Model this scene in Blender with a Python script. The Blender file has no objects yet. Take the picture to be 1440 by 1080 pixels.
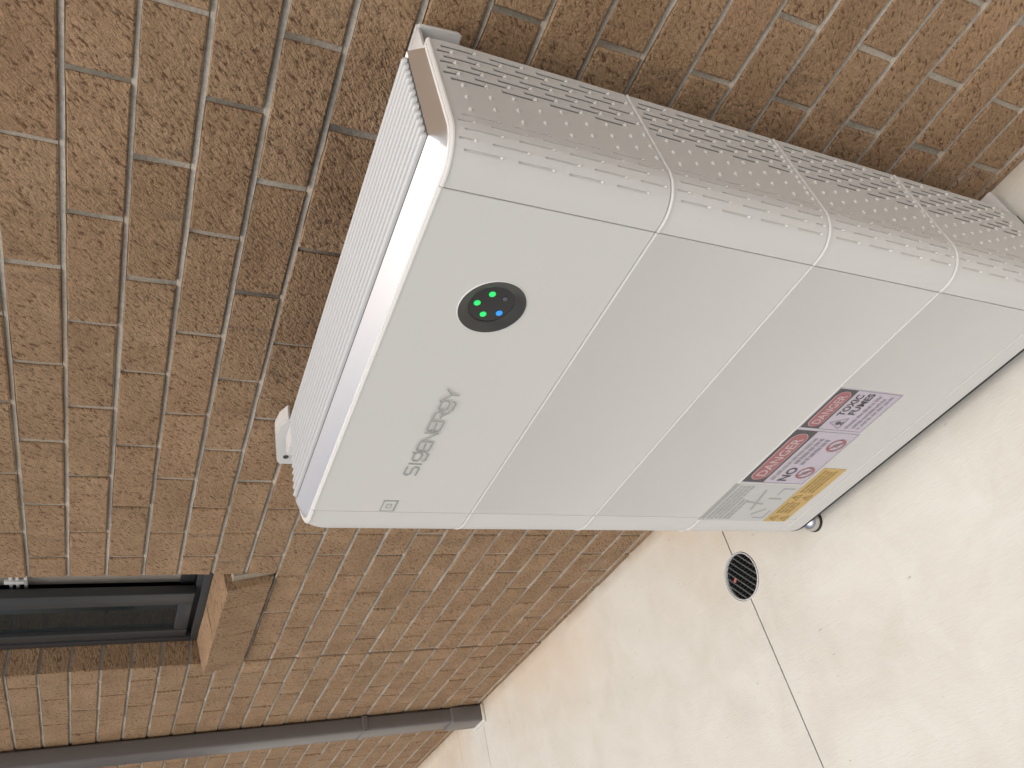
import bpy, bmesh, math, random
from mathutils import Vector, Matrix

random.seed(7)
SC = bpy.context.scene
COL = SC.collection

# ------------------------------------------------------------------ camera
CAM_POS = Vector((0.62902, -1.04506, -0.22373))
AX_R = Vector((0.6361332, 0.7664632, 0.0887056))      # world direction of image up
AX_D = Vector((0.3818646, -0.2128440, -0.8993758))    # world direction of image right
AX_F = Vector((-0.6704581, 0.6059964, -0.4280823))    # viewing direction
FOC = 1078.3 / 1440.0
cam_d = bpy.data.cameras.new('camera')
cam = bpy.data.objects.new('camera', cam_d)
COL.objects.link(cam)
cam_d.sensor_fit = 'HORIZONTAL'
cam_d.sensor_width = 36.0
cam_d.lens = 36.0 * FOC
cam_d.clip_start = 0.01
cam_d.clip_end = 1000.0
m3 = Matrix((AX_D, AX_R, -AX_F)).transposed()
cam.matrix_world = Matrix.Translation(CAM_POS) @ m3.to_4x4()
SC.camera = cam

# ------------------------------------------------------------------ sky, sun, exposure
SUN_EL, SUN_AZ = math.radians(73), math.radians(163)     # azimuth clockwise from +Y (towards the wall)
w = bpy.data.worlds.new('World'); SC.world = w
w.use_nodes = True
nt = w.node_tree; nt.nodes.clear()
sky = nt.nodes.new('ShaderNodeTexSky'); sky.sky_type = 'NISHITA'
sky.sun_disc = False
sky.sun_elevation = SUN_EL; sky.sun_rotation = SUN_AZ
sky.air_density = 1.0; sky.dust_density = 7.0; sky.ozone_density = 0.8
bg = nt.nodes.new('ShaderNodeBackground'); bg.inputs['Strength'].default_value = 0.14
wo = nt.nodes.new('ShaderNodeOutputWorld')
nt.links.new(sky.outputs[0], bg.inputs[0]); nt.links.new(bg.outputs[0], wo.inputs[0])
sd = bpy.data.lights.new('sun', 'SUN'); sd.energy = 1.5; sd.angle = math.radians(85)
sd.color = (1.0, 0.978, 0.94)
so = bpy.data.objects.new('sun', sd); COL.objects.link(so)
sdir = Vector((math.sin(SUN_AZ) * math.cos(SUN_EL), math.cos(SUN_AZ) * math.cos(SUN_EL), math.sin(SUN_EL)))
so.rotation_euler = sdir.to_track_quat('Z', 'Y').to_euler()
so.location = sdir * 20
SC.view_settings.view_transform = 'Standard'
SC.view_settings.look = 'None'
SC.view_settings.exposure = -0.14
SC.view_settings.gamma = 1.0
SC.view_settings.use_curve_mapping = False

# ------------------------------------------------------------------ helpers
ZG = -1.744          # ground level
def finish(name, me, mat=None, parent=None, smooth=None, loc=None):
    o = bpy.data.objects.new(name, me)
    COL.objects.link(o)
    if mat is not None and not me.materials:
        me.materials.append(mat)
    if parent is not None: o.parent = parent
    if loc is not None: o.location = loc
    if smooth is not None:
        me.shade_smooth()
        me.set_sharp_from_angle(angle=math.radians(smooth))
    return o
def mesh(name, verts, faces):
    me = bpy.data.meshes.new(name)
    me.from_pydata([tuple(v) for v in verts], [], faces)
    me.update()
    return me
def bm_mesh(name, bm):
    bmesh.ops.recalc_face_normals(bm, faces=bm.faces)
    me = bpy.data.meshes.new(name); bm.to_mesh(me); bm.free()
    return me
def empty(name, loc=(0, 0, 0), parent=None):
    o = bpy.data.objects.new(name, None); COL.objects.link(o)
    o.location = loc
    o.empty_display_size = 0.05
    if parent is not None: o.parent = parent
    return o
def tag(o, label, cat=None, group=None, kind=None):
    o['label'] = label
    if cat: o['category'] = cat
    if group: o['group'] = group
    if kind: o['kind'] = kind
    return o
def box_bm(bm, x0, x1, y0, y1, z0, z1, bev=0.0, seg=2):
    vs = [bm.verts.new((x, y, z)) for z in (z0, z1) for y in (y0, y1) for x in (x0, x1)]
    fs = [(0, 1, 3, 2), (4, 6, 7, 5), (0, 4, 5, 1), (2, 3, 7, 6), (0, 2, 6, 4), (1, 5, 7, 3)]
    faces = [bm.faces.new([vs[i] for i in f]) for f in fs]
    if bev > 0:
        edges = list({e for f in faces for e in f.edges})
        bmesh.ops.bevel(bm, geom=edges, offset=bev, segments=seg, affect='EDGES', profile=0.5)
def box(name, x0, x1, y0, y1, z0, z1, mat, parent=None, bev=0.0, seg=2):
    bm = bmesh.new(); box_bm(bm, x0, x1, y0, y1, z0, z1, bev, seg)
    return finish(name, bm_mesh(name, bm), mat, parent, smooth=35 if bev else None)
def lathe_bm(bm, prof, n=32, axis='Z', c=(0, 0, 0)):
    """prof: list of (radius, height); axis Z or Y (height towards -Y)"""
    rings = []
    for r, h in prof:
        ring = []
        if r < 1e-6:
            p = (c[0], c[1], c[2] + h) if axis == 'Z' else (c[0], c[1] - h, c[2])
            ring = [bm.verts.new(p)]
        else:
            for i in range(n):
                a = 2 * math.pi * i / n
                if axis == 'Z': p = (c[0] + r * math.cos(a), c[1] + r * math.sin(a), c[2] + h)
                else: p = (c[0] + r * math.cos(a), c[1] - h, c[2] + r * math.sin(a))
                ring.append(bm.verts.new(p))
        rings.append(ring)
    for a, b in zip(rings[:-1], rings[1:]):
        for i in range(n):
            j = (i + 1) % n
            if len(a) == 1 and len(b) == 1: continue
            if len(a) == 1: bm.faces.new((a[0], b[i], b[j]))
            elif len(b) == 1: bm.faces.new((a[i], a[j], b[0]))
            else: bm.faces.new((a[i], a[j], b[j], b[i]))
def lathe(name, prof, mat, parent=None, n=32, axis='Z', c=(0, 0, 0), smooth=40):
    bm = bmesh.new(); lathe_bm(bm, prof, n, axis, c)
    return finish(name, bm_mesh(name, bm), mat, parent, smooth=smooth)

# ------------------------------------------------------------------ materials
class NB:
    def __init__(s, name):
        s.m = bpy.data.materials.new(name); s.m.use_nodes = True
        s.t = s.m.node_tree; s.t.nodes.clear()
        s.out = s.n('ShaderNodeOutputMaterial'); s.p = s.n('ShaderNodeBsdfPrincipled')
        s.l(s.p.outputs[0], s.out.inputs[0])
    def n(s, typ, **kw):
        nd = s.t.nodes.new(typ)
        for k, v in kw.items(): setattr(nd, k, v)
        return nd
    def l(s, a, b): s.t.links.new(a, b)
    def pos(s): return s.n('ShaderNodeNewGeometry').outputs['Position']
    def mapping(s, vec, scale=(1, 1, 1), rot=(0, 0, 0), loc=(0, 0, 0)):
        m = s.n('ShaderNodeMapping'); s.l(vec, m.inputs[0])
        m.inputs['Scale'].default_value = scale; m.inputs['Rotation'].default_value = rot; m.inputs['Location'].default_value = loc
        return m.outputs[0]
    def noise(s, vec, scale, detail=4, rough=.55, dist=0.0):
        n = s.n('ShaderNodeTexNoise'); s.l(vec, n.inputs['Vector'])
        n.inputs['Scale'].default_value = scale; n.inputs['Detail'].default_value = detail
        n.inputs['Roughness'].default_value = rough; n.inputs['Distortion'].default_value = dist
        return n.outputs['Fac']
    def ramp(s, fac, stops):
        r = s.n('ShaderNodeValToRGB'); s.l(fac, r.inputs[0])
        el = r.color_ramp.elements
        while len(el) > 1: el.remove(el[-1])
        el[0].position = stops[0][0]; el[0].color = (*stops[0][1], 1) if len(stops[0][1]) == 3 else stops[0][1]
        for p, c in stops[1:]:
            e = el.new(p); e.color = (*c, 1)
        return r.outputs[0]
    def math(s, op, a, b=None, clamp=False):
        n = s.n('ShaderNodeMath', operation=op, use_clamp=clamp)
        for i, v in enumerate((a, b)):
            if v is None: continue
            if isinstance(v, (int, float)): n.inputs[i].default_value = v
            else: s.l(v, n.inputs[i])
        return n.outputs[0]
    def range(s, v, a, b, c=0.0, d=1.0):
        n = s.n('ShaderNodeMapRange'); s.l(v, n.inputs[0])
        for i, x in enumerate((a, b, c, d)): n.inputs[i + 1].default_value = x
        return n.outputs[0]
    def mix(s, fac, a, b, mode='MIX'):
        n = s.n('ShaderNodeMix', data_type='RGBA', blend_type=mode)
        if isinstance(fac, (int, float)): n.inputs[0].default_value = fac
        else: s.l(fac, n.inputs[0])
        for i, v in ((6, a), (7, b)):
            if isinstance(v, tuple): n.inputs[i].default_value = (*v, 1)
            else: s.l(v, n.inputs[i])
        return n.outputs[2]
    def bump(s, h, strength=.5, dist=.001, normal=None):
        b = s.n('ShaderNodeBump'); s.l(h, b.inputs['Height'])
        b.inputs['Strength'].default_value = strength; b.inputs['Distance'].default_value = dist
        if normal is not None: s.l(normal, b.inputs['Normal'])
        return b.outputs[0]
    def set(s, **kw):
        for k, v in kw.items():
            i = s.p.inputs[k.replace('_', ' ')]
            if isinstance(v, (int, float)): i.default_value = v
            elif isinstance(v, tuple): i.default_value = (*v, 1) if len(v) == 3 else v
            else: s.l(v, i)
        return s.m

def mat_brick():
    b = NB('brown_brick')
    g = b.n('ShaderNodeNewGeometry'); oi = b.n('ShaderNodeObjectInfo')
    rnd = b.math('FRACT', b.math('ADD', g.outputs['Random Per Island'], oi.outputs['Random']))
    comb = b.n('ShaderNodeCombineXYZ')
    for i in range(3): b.l(b.math('MULTIPLY', rnd, 13.0 + 7 * i), comb.inputs[i])
    add = b.n('ShaderNodeVectorMath', operation='ADD'); b.l(g.outputs['Position'], add.inputs[0]); b.l(comb.outputs[0], add.inputs[1])
    P = add.outputs[0]
    # slanted drag marks: short flecks running diagonally over the face
    rot1 = b.mapping(P, rot=(0, math.radians(50), 0)); rot2 = b.mapping(P, rot=(0, math.radians(38), 0), loc=(5, 2, 9))
    f1 = b.noise(b.mapping(rot1, scale=(1.0, .7, 2.3)), 78, 3, .62, .35)
    f2 = b.noise(b.mapping(rot2, scale=(1.0, .7, 2.0)), 115, 2, .5, .3)
    f3 = b.noise(b.mapping(rot1, scale=(1.0, 1, 1.6), loc=(1, 7, 3)), 170, 2, .5)
    big = b.noise(P, 9, 3, .6)
    base = b.ramp(big, [(.25, (.290, .186, .106)), (.5, (.342, .227, .132)), (.75, (.392, .268, .160))])
    tint = b.ramp(rnd, [(0, (.93, .90, .87)), (.3, (.99, .98, .97)), (.55, (1.03, .99, .97)), (.8, (1.0, .995, .98)), (1, (1.07, 1.04, 1.02))])
    base = b.mix(1.0, base, tint, 'MULTIPLY')
    # grey kiln smudges
    sm = b.noise(b.mapping(P, scale=(3.4, 1, .8), loc=(3, 3, 1)), 8, 4, .7)
    base = b.mix(b.range(sm, .57, .72, 0, .48), base, (.15, .108, .078))
    # pale salt bloom on the lowest courses
    sz = b.n('ShaderNodeSeparateXYZ'); b.l(g.outputs['Position'], sz.inputs[0])
    low = b.range(sz.outputs['Z'], ZG + .26, ZG + .02, 0, 1)
    bl = b.noise(b.mapping(g.outputs['Position'], scale=(1, 1, 1.6), loc=(2.3, 0, 1)), 11, 5, .7, .6)
    base = b.mix(b.math('MULTIPLY', low, b.range(bl, .56, .70, 0, .6)), base, (.50, .45, .39))
    pit = b.range(f1, .34, .43, 1, 0)
    base = b.mix(b.math('MULTIPLY', pit, .85), base, (.105, .048, .021))
    base = b.mix(b.range(f2, .30, .38, .45, 0), base, (.11, .055, .028))
    base = b.mix(b.range(f2, .655, .73, 0, .6), base, (.50, .36, .24))
    base = b.mix(b.range(f3, .70, .78, 0, .6), base, (.62, .46, .32))
    h = b.math('ADD', b.math('MULTIPLY', b.range(f1, .30, .60), 1.0), b.math('MULTIPLY', f2, .8))
    h = b.math('ADD', h, b.math('MULTIPLY', f3, .5))
    h = b.math('ADD', h, b.math('MULTIPLY', big, 1.2))
    return b.set(Base_Color=base, Roughness=.82, Specular_IOR_Level=.3, Normal=b.bump(h, 1.0, .0028))
def mat_mortar():
    b = NB('grey_mortar'); P = b.pos()
    n1 = b.noise(P, 6, 4, .6); n2 = b.noise(P, 160, 3, .6); n3 = b.noise(b.mapping(P, loc=(4, 1, 2)), 3.5, 3, .6)
    c = b.ramp(n1, [(.3, (.36, .325, .265)), (.7, (.49, .45, .38))])
    c = b.mix(b.range(n2, .35, .6, .35, 0), c, (.18, .14, .10))
    c = b.mix(b.range(n3, .54, .66, 0, .35), c, (.27, .185, .12))
    return b.set(Base_Color=c, Roughness=.9, Specular_IOR_Level=.2, Normal=b.bump(n2, .8, .0015))
def mat_concrete():
    b = NB('cream_concrete'); P = b.pos()
    n1 = b.noise(P, 1.6, 5, .6); n2 = b.noise(b.mapping(P, scale=(1, 1, 1), rot=(0, 0, .6)), 5.5, 5, .6, .6)
    sw = b.noise(b.mapping(P, scale=(1.0, 5.0, 1), rot=(0, 0, math.radians(35))), 26, 4, .6, 1.5)
    fine = b.noise(P, 150, 3, .6)
    c = b.ramp(n2, [(.28, (.56, .55, .492)), (.52, (.605, .60, .545)), (.75, (.64, .64, .59))])
    # warm clay stain washed along the foot of the wall
    sep = b.n('ShaderNodeSeparateXYZ'); b.l(P, sep.inputs[0])
    near = b.range(sep.outputs['Y'], -.36, -.03, 0, 1)
    st = b.math('MULTIPLY', near, b.range(n1, .42, .62, 0, 1))
    c = b.mix(b.math('MULTIPLY', st, .5), c, (.62, .47, .32))
    c = b.mix(b.range(n1, .55, .75, 0, .25), c, (.56, .52, .44))
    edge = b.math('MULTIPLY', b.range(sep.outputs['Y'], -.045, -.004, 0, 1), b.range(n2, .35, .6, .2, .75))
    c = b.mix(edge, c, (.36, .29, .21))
    drt = b.noise(b.mapping(P, loc=(7, 1, 0)), 3.2, 6, .72, .4)
    c = b.mix(b.range(drt, .56, .72, 0, .22), c, (.42, .385, .32))
    spk = b.noise(b.mapping(P, scale=(1, 2.2, 1), rot=(0, 0, .5), loc=(2, 5, 0)), 42, 2, .5)
    c = b.mix(b.range(spk, .73, .79, 0, .55), c, (.30, .24, .17))
    c = b.mix(b.range(sw, .3, .55, .08, 0), c, (.44, .41, .36))
    h = b.math('ADD', b.math('MULTIPLY', sw, .9), b.math('MULTIPLY', fine, .35))
    h = b.math('ADD', h, b.math('MULTIPLY', n2, .5))
    return b.set(Base_Color=c, Roughness=b.range(n2, .3, .7, .55, .8), Specular_IOR_Level=.3, Normal=b.bump(h, .45, .002))
def mat_paint(name, col, rough=.5, spec=.4, tex=.15, scale=700):
    b = NB(name); P = b.pos()
    f = b.noise(P, scale, 2, .5); d = b.noise(P, 5, 4, .6)
    c = b.mix(b.range(d, .35, .7, 0, .10), col, tuple(x * .82 for x in col))
    return b.set(Base_Color=c, Roughness=b.range(d, .3, .7, rough - .04, rough + .06), Specular_IOR_Level=spec, Normal=b.bump(f, tex, .0004))
def mat_plain(name, col, rough=.5, metal=0.0, spec=.5, emit=None, es=0.0, var=.12):
    b = NB(name); P = b.pos()
    d = b.noise(P, 22, 4, .6)
    c = b.mix(b.range(d, .35, .7, 0, var), col, tuple(x * .6 for x in col))
    kw = dict(Base_Color=c, Roughness=rough, Metallic=metal, Specular_IOR_Level=spec)
    if emit: kw.update(Emission_Color=emit, Emission_Strength=es)
    return b.set(**kw)
def mat_glass(name, col, spec):
    b = NB(name)
    P = b.pos(); d = b.noise(P, 3, 3, .5)
    return b.set(Base_Color=col, Roughness=b.range(d, .3, .7, .03, .08), Specular_IOR_Level=spec, Transmission_Weight=.6, IOR=1.45)

M_BRICK = mat_brick(); M_MORT = mat_mortar(); M_CONC = mat_concrete()
M_WHITE = mat_paint('warm_white_powder_coat', (.645, .645, .618), .5, .3)
M_LIP = mat_paint('white_plastic_lip', (.74, .75, .73), .4, .45, .05)
M_SILVER = mat_plain('satin_anodised_aluminium', (.95, .925, .88), .45, .9, var=.04)
M_FIN = mat_paint('white_cast_aluminium', (.55, .565, .56), .38, .5, .05)
M_SLOT = mat_plain('grey_slot_mesh', (.17, .17, .16), .7)
M_SINK = mat_plain('grey_heat_sink_base', (.12, .13, .135), .6)
M_CORE = mat_plain('dark_inner_casing', (.25, .25, .24), .7)
M_BRKT = mat_paint('white_bracket_paint', (.62, .62, .60), .45, .4, .1)
M_BLACK = mat_plain('smoked_black_plastic', (.012, .014, .015), .18, var=.05)
M_RING = mat_plain('dark_grey_dish', (.045, .045, .042), .32, var=.05)
M_GREEN = mat_plain('green_led', (.02, .5, .12), .3, emit=(.02, .80, .16), es=.8, var=.0)
M_BLUE = mat_plain('blue_led', (.02, .2, .6), .3, emit=(.03, .30, .95), es=.8, var=.0)
M_OFF = mat_plain('unlit_led', (.10, .10, .13), .25)
M_GREYINK = mat_plain('grey_lettering_and_shade', (.35, .35, .34), .5)  # brand lettering, and the painted shadow of the emblem
M_DOWN = mat_plain('charcoal_downpipe_paint', (.14, .128, .122), .32)
M_FRAME = mat_plain('charcoal_window_aluminium', (.045, .046, .047), .42)
M_GLASS = mat_glass('dark_window_glass', (.05, .062, .062), .45); M_GLASS2 = mat_glass('clear_window_glass', (.75, .70, .62), .08)
M_ROOM = mat_plain('dark_room', (.02, .022, .025), .9)
M_BLIND = mat_plain('brown_blind_fabric', (.12, .088, .062), .9, spec=.1)
M_INKB = mat_plain('black_print', (.075, .072, .078), .5)
M_INKR = mat_plain('red_print', (.36, .13, .135), .45)
M_STK = mat_plain('lilac_white_vinyl', (.52, .48, .55), .42, var=.06)
M_STKG = mat_plain('pale_grey_vinyl', (.53, .54, .53), .45, var=.06)
M_INKG = mat_plain('light_grey_print', (.37, .37, .36), .5)
M_INKM = mat_plain('mid_grey_print', (.31, .29, .34), .5)
M_YEL = mat_plain('yellow_vinyl', (.55, .38, .13), .45, var=.1)
M_INKY = mat_plain('brown_print', (.33, .21, .05), .5)
M_WINK = mat_plain('white_print', (.55, .44, .46), .45)
M_CHROME = mat_plain('polished_steel', (.62, .61, .60), .24, 1.0, var=.05)
M_RUBBER_SHADOW = mat_plain('black_rubber_and_shadow', (.02, .02, .02), .7)  # foot pads, and the dark strip painting the shadow gap under the plinth
M_STEEL = mat_plain('galvanised_steel_bar', (.26, .29, .29), .45, .3)
M_PIT = mat_plain('dark_drain_pit', (.008, .012, .013), .7)
M_EARTH = mat_plain('dark_joint_base', (.055, .05, .042), .9)
M_SEAL = mat_plain('brown_joint_sealant', (.17, .11, .07), .6)
M_PINK = mat_plain('faded_red_scrap', (.45, .12, .11), .6)

# ------------------------------------------------------------------ ground
gm = mesh('ground', [(-150, -150, ZG - .022), (150, -150, ZG - .022), (150, 150, ZG - .022), (-150, 150, ZG - .022)], [(0, 1, 2, 3)])
ground = finish('ground', gm, M_EARTH); tag(ground, 'pale cream concrete paving beside the brick wall', kind='structure')
DR = Vector((-.884, -.305)); DRR = .0655
def slab(poly, name='concrete_slab'):
    bm = bmesh.new()
    vs = [bm.verts.new((x, y, ZG)) for x, y in poly]
    f = bm.faces.new(vs)
    if f.normal.z < 0: f.normal_flip()
    r = bmesh.ops.inset_region(bm, faces=[f], thickness=.003, depth=0.0)
    bm.verts.ensure_lookup_table()
    for v in bm.verts:
        v.co.z = ZG - .0025
    for v in f.verts: v.co.z = ZG
    outer = [v for v in bm.verts if v not in set(f.verts)]
    e = bmesh.ops.extrude_edge_only(bm, edges=[ed for ed in bm.edges if ed.is_boundary])
    for g in e['geom']:
        if isinstance(g, bmesh.types.BMVert): g.co.z = ZG - .03
    bmesh.ops.triangulate(bm, faces=[fc for fc in bm.faces if len(fc.verts) > 4])
    return finish(name, bm_mesh(name, bm), M_CONC, ground)
def arc(sgn, n=24):
    pts = []
    for i in range(n + 1):
        a = math.pi / 2 + sgn * math.pi * i / n
        pts.append((DR.x + DRR * math.cos(a), DR.y + DRR * math.sin(a)))
    return pts
G = .0022
xj = DR.x + .004
aL = [(x - G, y) for x, y in arc(1)]      # bulges to the left, from top to bottom
aR = [(x + G, y) for x, y in arc(-1)]
slab([(xj - G, .012)] + aL + [(xj - G, -9), (-2.762 + .0015, -9), (-2.762 + .0015, .012)])
slab([(xj + G, .012)] + aR + [(xj + G, -9), (9, -9), (9, .012)])
slab([(-2.762 - .0012, .012), (-2.762 - .0012, -9), (-3.077 + .0008, -9), (-3.077 + .0008, .012)])
slab([(-3.077 - .0008, .012), (-3.077 - .0008, -9), (-12, -9), (-12, .012)])

# ------------------------------------------------------------------ brick wall
wall = empty('brick_wall', (0, 0, ZG))
tag(wall, 'brown textured brick wall with weathered grey mortar joints behind the battery', 'wall')
WO = Vector((0, 0, -ZG))       # children keep world coordinates
BH, BL, PZ, PX = .0768, .2292, .086, .24
WX0, WX1, WTOP = -8.0, 4.0, 1.118
OX0, OX1, OZ0, OZ1 = -2.055, -1.42, -.602, .86
JX = -2.055
def clip_row(x0, x1, z0, z1):
    """split [x0,x1] by the window opening and the movement joint"""
    segs = [(x0, x1)]
    cuts = []
    if z1 > OZ0 + .01 and z0 < OZ1 - .01: cuts.append((OX0, OX1))
    if z0 < OZ0 + .01: cuts.append((JX - .005, JX + .005))
    for c0, c1 in cuts:
        ns = []
        for a, b in segs:
            if b <= c0 or a >= c1: ns.append((a, b)); continue
            if a < c0: ns.append((a, c0))
            if b > c1: ns.append((c1, b))
        segs = ns
    return [(a, b) for a, b in segs if b - a > .018]
bricks = []
nrow = int((WTOP - ZG) / PZ) + 1
for r in range(-13, 21):
    zt = -r * PZ - (PZ - BH) / 2; zb = -(r + 1) * PZ + (PZ - BH) / 2
    if zt < ZG + .01: continue
    zb = max(zb, ZG + .002)
    off = 0.0 if r % 2 else .12
    k0 = int(WX0 / PX) - 2
    for k in range(k0, int(WX1 / PX) + 2):
        xa = k * PX + off + (PX - BL) / 2; xb = xa + BL
        rr = random.Random(r * 1009 + k * 31)
        xa += rr.uniform(-.0022, .0022); xb += rr.uniform(-.0022, .0022)
        dz = rr.uniform(-.0012, .0012)
        for a, b in clip_row(max(xa, WX0), min(xb, WX1), zb, zt):
            bricks.append((a, b, zb + dz if zb > ZG + .01 else zb, zt + dz, abs((b - a) - BL) < .006 and zb > ZG + .01))
def brick_geo(lx, lz, rr, depth=.1):
    """irregular brick centred at the origin, front face at y=0"""
    nx, nz = 3, 2
    V, F = [], []
    def ring(ix, iz, inset, y, j):
        x = (ix / nx - .5) * (lx - 2 * inset); z = (iz / nz - .5) * (lz - 2 * inset)
        return (x + rr.uniform(-j, j), y + rr.uniform(-j, j) * .5, z + rr.uniform(-j, j))
    idx = {}
    for iz in range(nz + 1):
        for ix in range(nx + 1):
            idx[ix, iz] = len(V); V.append(ring(ix, iz, .0022, rr.uniform(-.0012, .0008), .0007))
    per = [(i, 0) for i in range(nx)] + [(nx, i) for i in range(nz)] + [(nx - i, nz) for i in range(nx)] + [(0, nz - i) for i in range(nz)]
    outer = []
    for p in per: outer.append(len(V)); V.append(ring(p[0], p[1], 0, .0026, .0009))
    back = []
    for i, p in enumerate(per): back.append(len(V)); V.append((V[outer[i]][0], depth, V[outer[i]][2]))
    for iz in range(nz):
        for ix in range(nx):
            F.append((idx[ix, iz], idx[ix + 1, iz], idx[ix + 1, iz + 1], idx[ix, iz + 1]))
    n = len(per)
    for i in range(n):
        j = (i + 1) % n
        F.append((outer[i], outer[j], idx[per[j]], idx[per[i]]))
        F.append((back[i], back[j], outer[j], outer[i]))
    return V, F
def seen_size(x, z, lx):
    """rough size a brick has from the photograph's viewpoint, 0 if outside or behind the cabinet"""
    def pr(p):
        d = p - CAM_POS; f = d.dot(AX_F)
        if f < .05: return None
        return d.dot(AX_D) / f * FOC, d.dot(AX_R) / f * FOC
    vis = False
    for ex in (-.45, 0, .45):
        p = Vector((x + ex * lx, 0, z)); q = pr(p)
        if q and abs(q[0]) < .51 and abs(q[1]) < .39:
            t = (-.33 - CAM_POS.y) / (0 - CAM_POS.y); h = CAM_POS.lerp(p, t)
            t2 = (.2 - CAM_POS.x) / (p.x - CAM_POS.x) if abs(p.x - CAM_POS.x) > 1e-6 else -1
            hid = (-.59 < h.x < .2 and -1.68 < h.z < -.5)
            if 0 < t2 < 1:
                g = CAM_POS.lerp(p, t2)
                if -.33 < g.y < -.1 and -1.68 < g.z < -.5: hid = True
            vis = vis or not hid
    if not vis: return 0
    p = Vector((x, 0, z)); d = (p - CAM_POS).length
    return lx * abs((CAM_POS - p).y) / d / d / d
ranked = sorted(bricks, key=lambda q: -seen_size((q[0] + q[1]) / 2, (q[2] + q[3]) / 2, q[1] - q[0]))
near = [q for q in ranked[:296] if seen_size((q[0] + q[1]) / 2, (q[2] + q[3]) / 2, q[1] - q[0]) > 0]
nearset = set(near)
variants = []
for i in range(9):
    V, F = brick_geo(BL, BH, random.Random(100 + i)); me = mesh('brick', V, F); me.materials.append(M_BRICK); variants.append(me)
fv, ff = [], []
for i, q in enumerate(bricks):
    a, b, zb, zt, full = q
    cx, cz = (a + b) / 2, (zb + zt) / 2
    rr = random.Random(i * 17 + 5)
    yo = rr.uniform(-.0010, .0010)
    if q in nearset:
        if full: me = variants[i % 9]
        else:
            V, F = brick_geo(b - a, zt - zb, rr); me = mesh('brick', V, F); me.materials.append(M_BRICK)
        o = finish('brick', me, None, wall, loc=(cx, yo, cz - ZG))
        if full:
            o.rotation_euler = (0, rr.uniform(-.004, .004), rr.uniform(-.004, .004))
    else:
        V, F = brick_geo(b - a, zt - zb, rr)
        n0 = len(fv)
        fv += [(x + cx, y + yo, z + cz - ZG) for x, y, z in V]
        ff += [tuple(n0 + k for k in f) for f in F]
fb = finish('brickwork', mesh('brickwork', fv, ff), M_BRICK, wall)
fb['kind'] = 'stuff'
# mortar: one sheet struck back under every course, so that each bed joint leans
def mortar_sheet(x0, x1, z0, z1):
    rr = random.Random(int((x0 + 20) * 100))
    n = max(2, int((x1 - x0) / .03))
    levels = []
    for r in range(-14, 22):
        c = -r * PZ
        for dz, y in ((.0050, .0052),) +  ((.0046, .0075), (.0030, .0055), (-.0040, .0018), (-.0056, .0052)):
            levels.append((c + dz, y))
    levels = sorted([l for l in levels if z0 < l[0] < z1] + [(z0, .0052), (z1, .0052)])
    V, F = [], []
    ph = [[rr.uniform(-1, 1) for _ in range(n + 1)] for _ in levels]
    for j, (z, y) in enumerate(levels):
        for i in range(n + 1):
            V.append((x0 + (x1 - x0) * i / n, y + ph[j][i] * .0009, z + ph[j][i] * .0006 - ZG))
    m = n + 1
    for j in range(len(levels) - 1):
        for i in range(n):
            F.append((j * m + i, j * m + i + 1, (j + 1) * m + i + 1, (j + 1) * m + i))
    return V, F
mv, mf = [], []
for args in ((JX + .006, WX1, ZG, OZ0), (WX0, JX - .006, ZG, OZ0), (WX0, OX0 - .002, OZ0, OZ1), (OX1 + .002, WX1, OZ0, OZ1), (WX0, WX1, OZ1, WTOP)):
    V, F = mortar_sheet(*args); n0 = len(mv); mv += V; mf += [tuple(n0 + k for k in f) for f in F]
# reveals of the window opening
for x, s in ((OX0 - .004, 1), (OX1 + .004, -1)):
    n0 = len(mv)
    mv += [(x, .004, OZ0 - ZG), (x, .11, OZ0 - ZG), (x, .11, OZ1 - ZG), (x, .004, OZ1 - ZG)]; mf.append((n0, n0 + 1, n0 + 2, n0 + 3))
n0 = len(mv)
mv += [(OX0, .004, OZ1 - ZG), (OX0, .11, OZ1 - ZG), (OX1, .11, OZ1 - ZG), (OX1, .004, OZ1 - ZG)]; mf.append((n0, n0 + 1, n0 + 2, n0 + 3))
mort = finish('mortar', mesh('mortar', mv, mf), M_MORT, wall, smooth=60)
o = box('movement_joint', JX - .0058, JX + .0058, .0055, .02, 0, OZ0 - ZG, M_SEAL, wall)
o = box('inner_wall', WX0, OX0 - .001, .112, .2, 0, WTOP - ZG, M_MORT, wall)
o = box('inner_wall', OX1 + .001, WX1, .112, .2, 0, WTOP - ZG, M_MORT, wall)
o = box('inner_wall', OX0 - .001, OX1 + .001, .112, .2, 0, OZ0 - .01 - ZG, M_MORT, wall)
o = box('inner_wall', OX0 - .001, OX1 + .001, .112, .2, OZ1 + .01 - ZG, WTOP - ZG, M_MORT, wall)

# window sill of bricks on edge, tilted and projecting a little
sill = empty('window_sill', (0, 0, OZ0 - ZG), wall)
TILT = math.radians(11)
def sill_brick(x0, x1, seed):
    rr = random.Random(seed)
    V, F = brick_geo(x1 - x0, .125, rr, depth=.118)
    # extra top cover comes from the brick itself (closed box)
    me = mesh('brick', V, F); me.materials.append(M_BRICK)
    o = finish('brick', me, None, sill)
    o.rotation_euler = (TILT, 0, 0)
    o.location = ((x0 + x1) / 2, -.024, .0680)
    return o
for i, (a, b) in enumerate(((-1.563, -1.452), (-1.770, -1.570), (-2.047, -1.777))):
    sill_brick(a, b, 60 + i)
bm = bmesh.new(); box_bm(bm, -2.05, -1.455, -.004, .10, -.066, .05)
sm = finish('mortar_bed', bm_mesh('mortar_bed', bm), M_MORT, sill)
sm.rotation_euler = (TILT, 0, 0); sm.location = (0, 0, .066)
bm = bmesh.new(); box_bm(bm, -1.4515, -1.4215, .001, .10, -.062, .050)
se = finish('mortar_end', bm_mesh('mortar_end', bm), M_MORT, sill, smooth=40)
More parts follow.
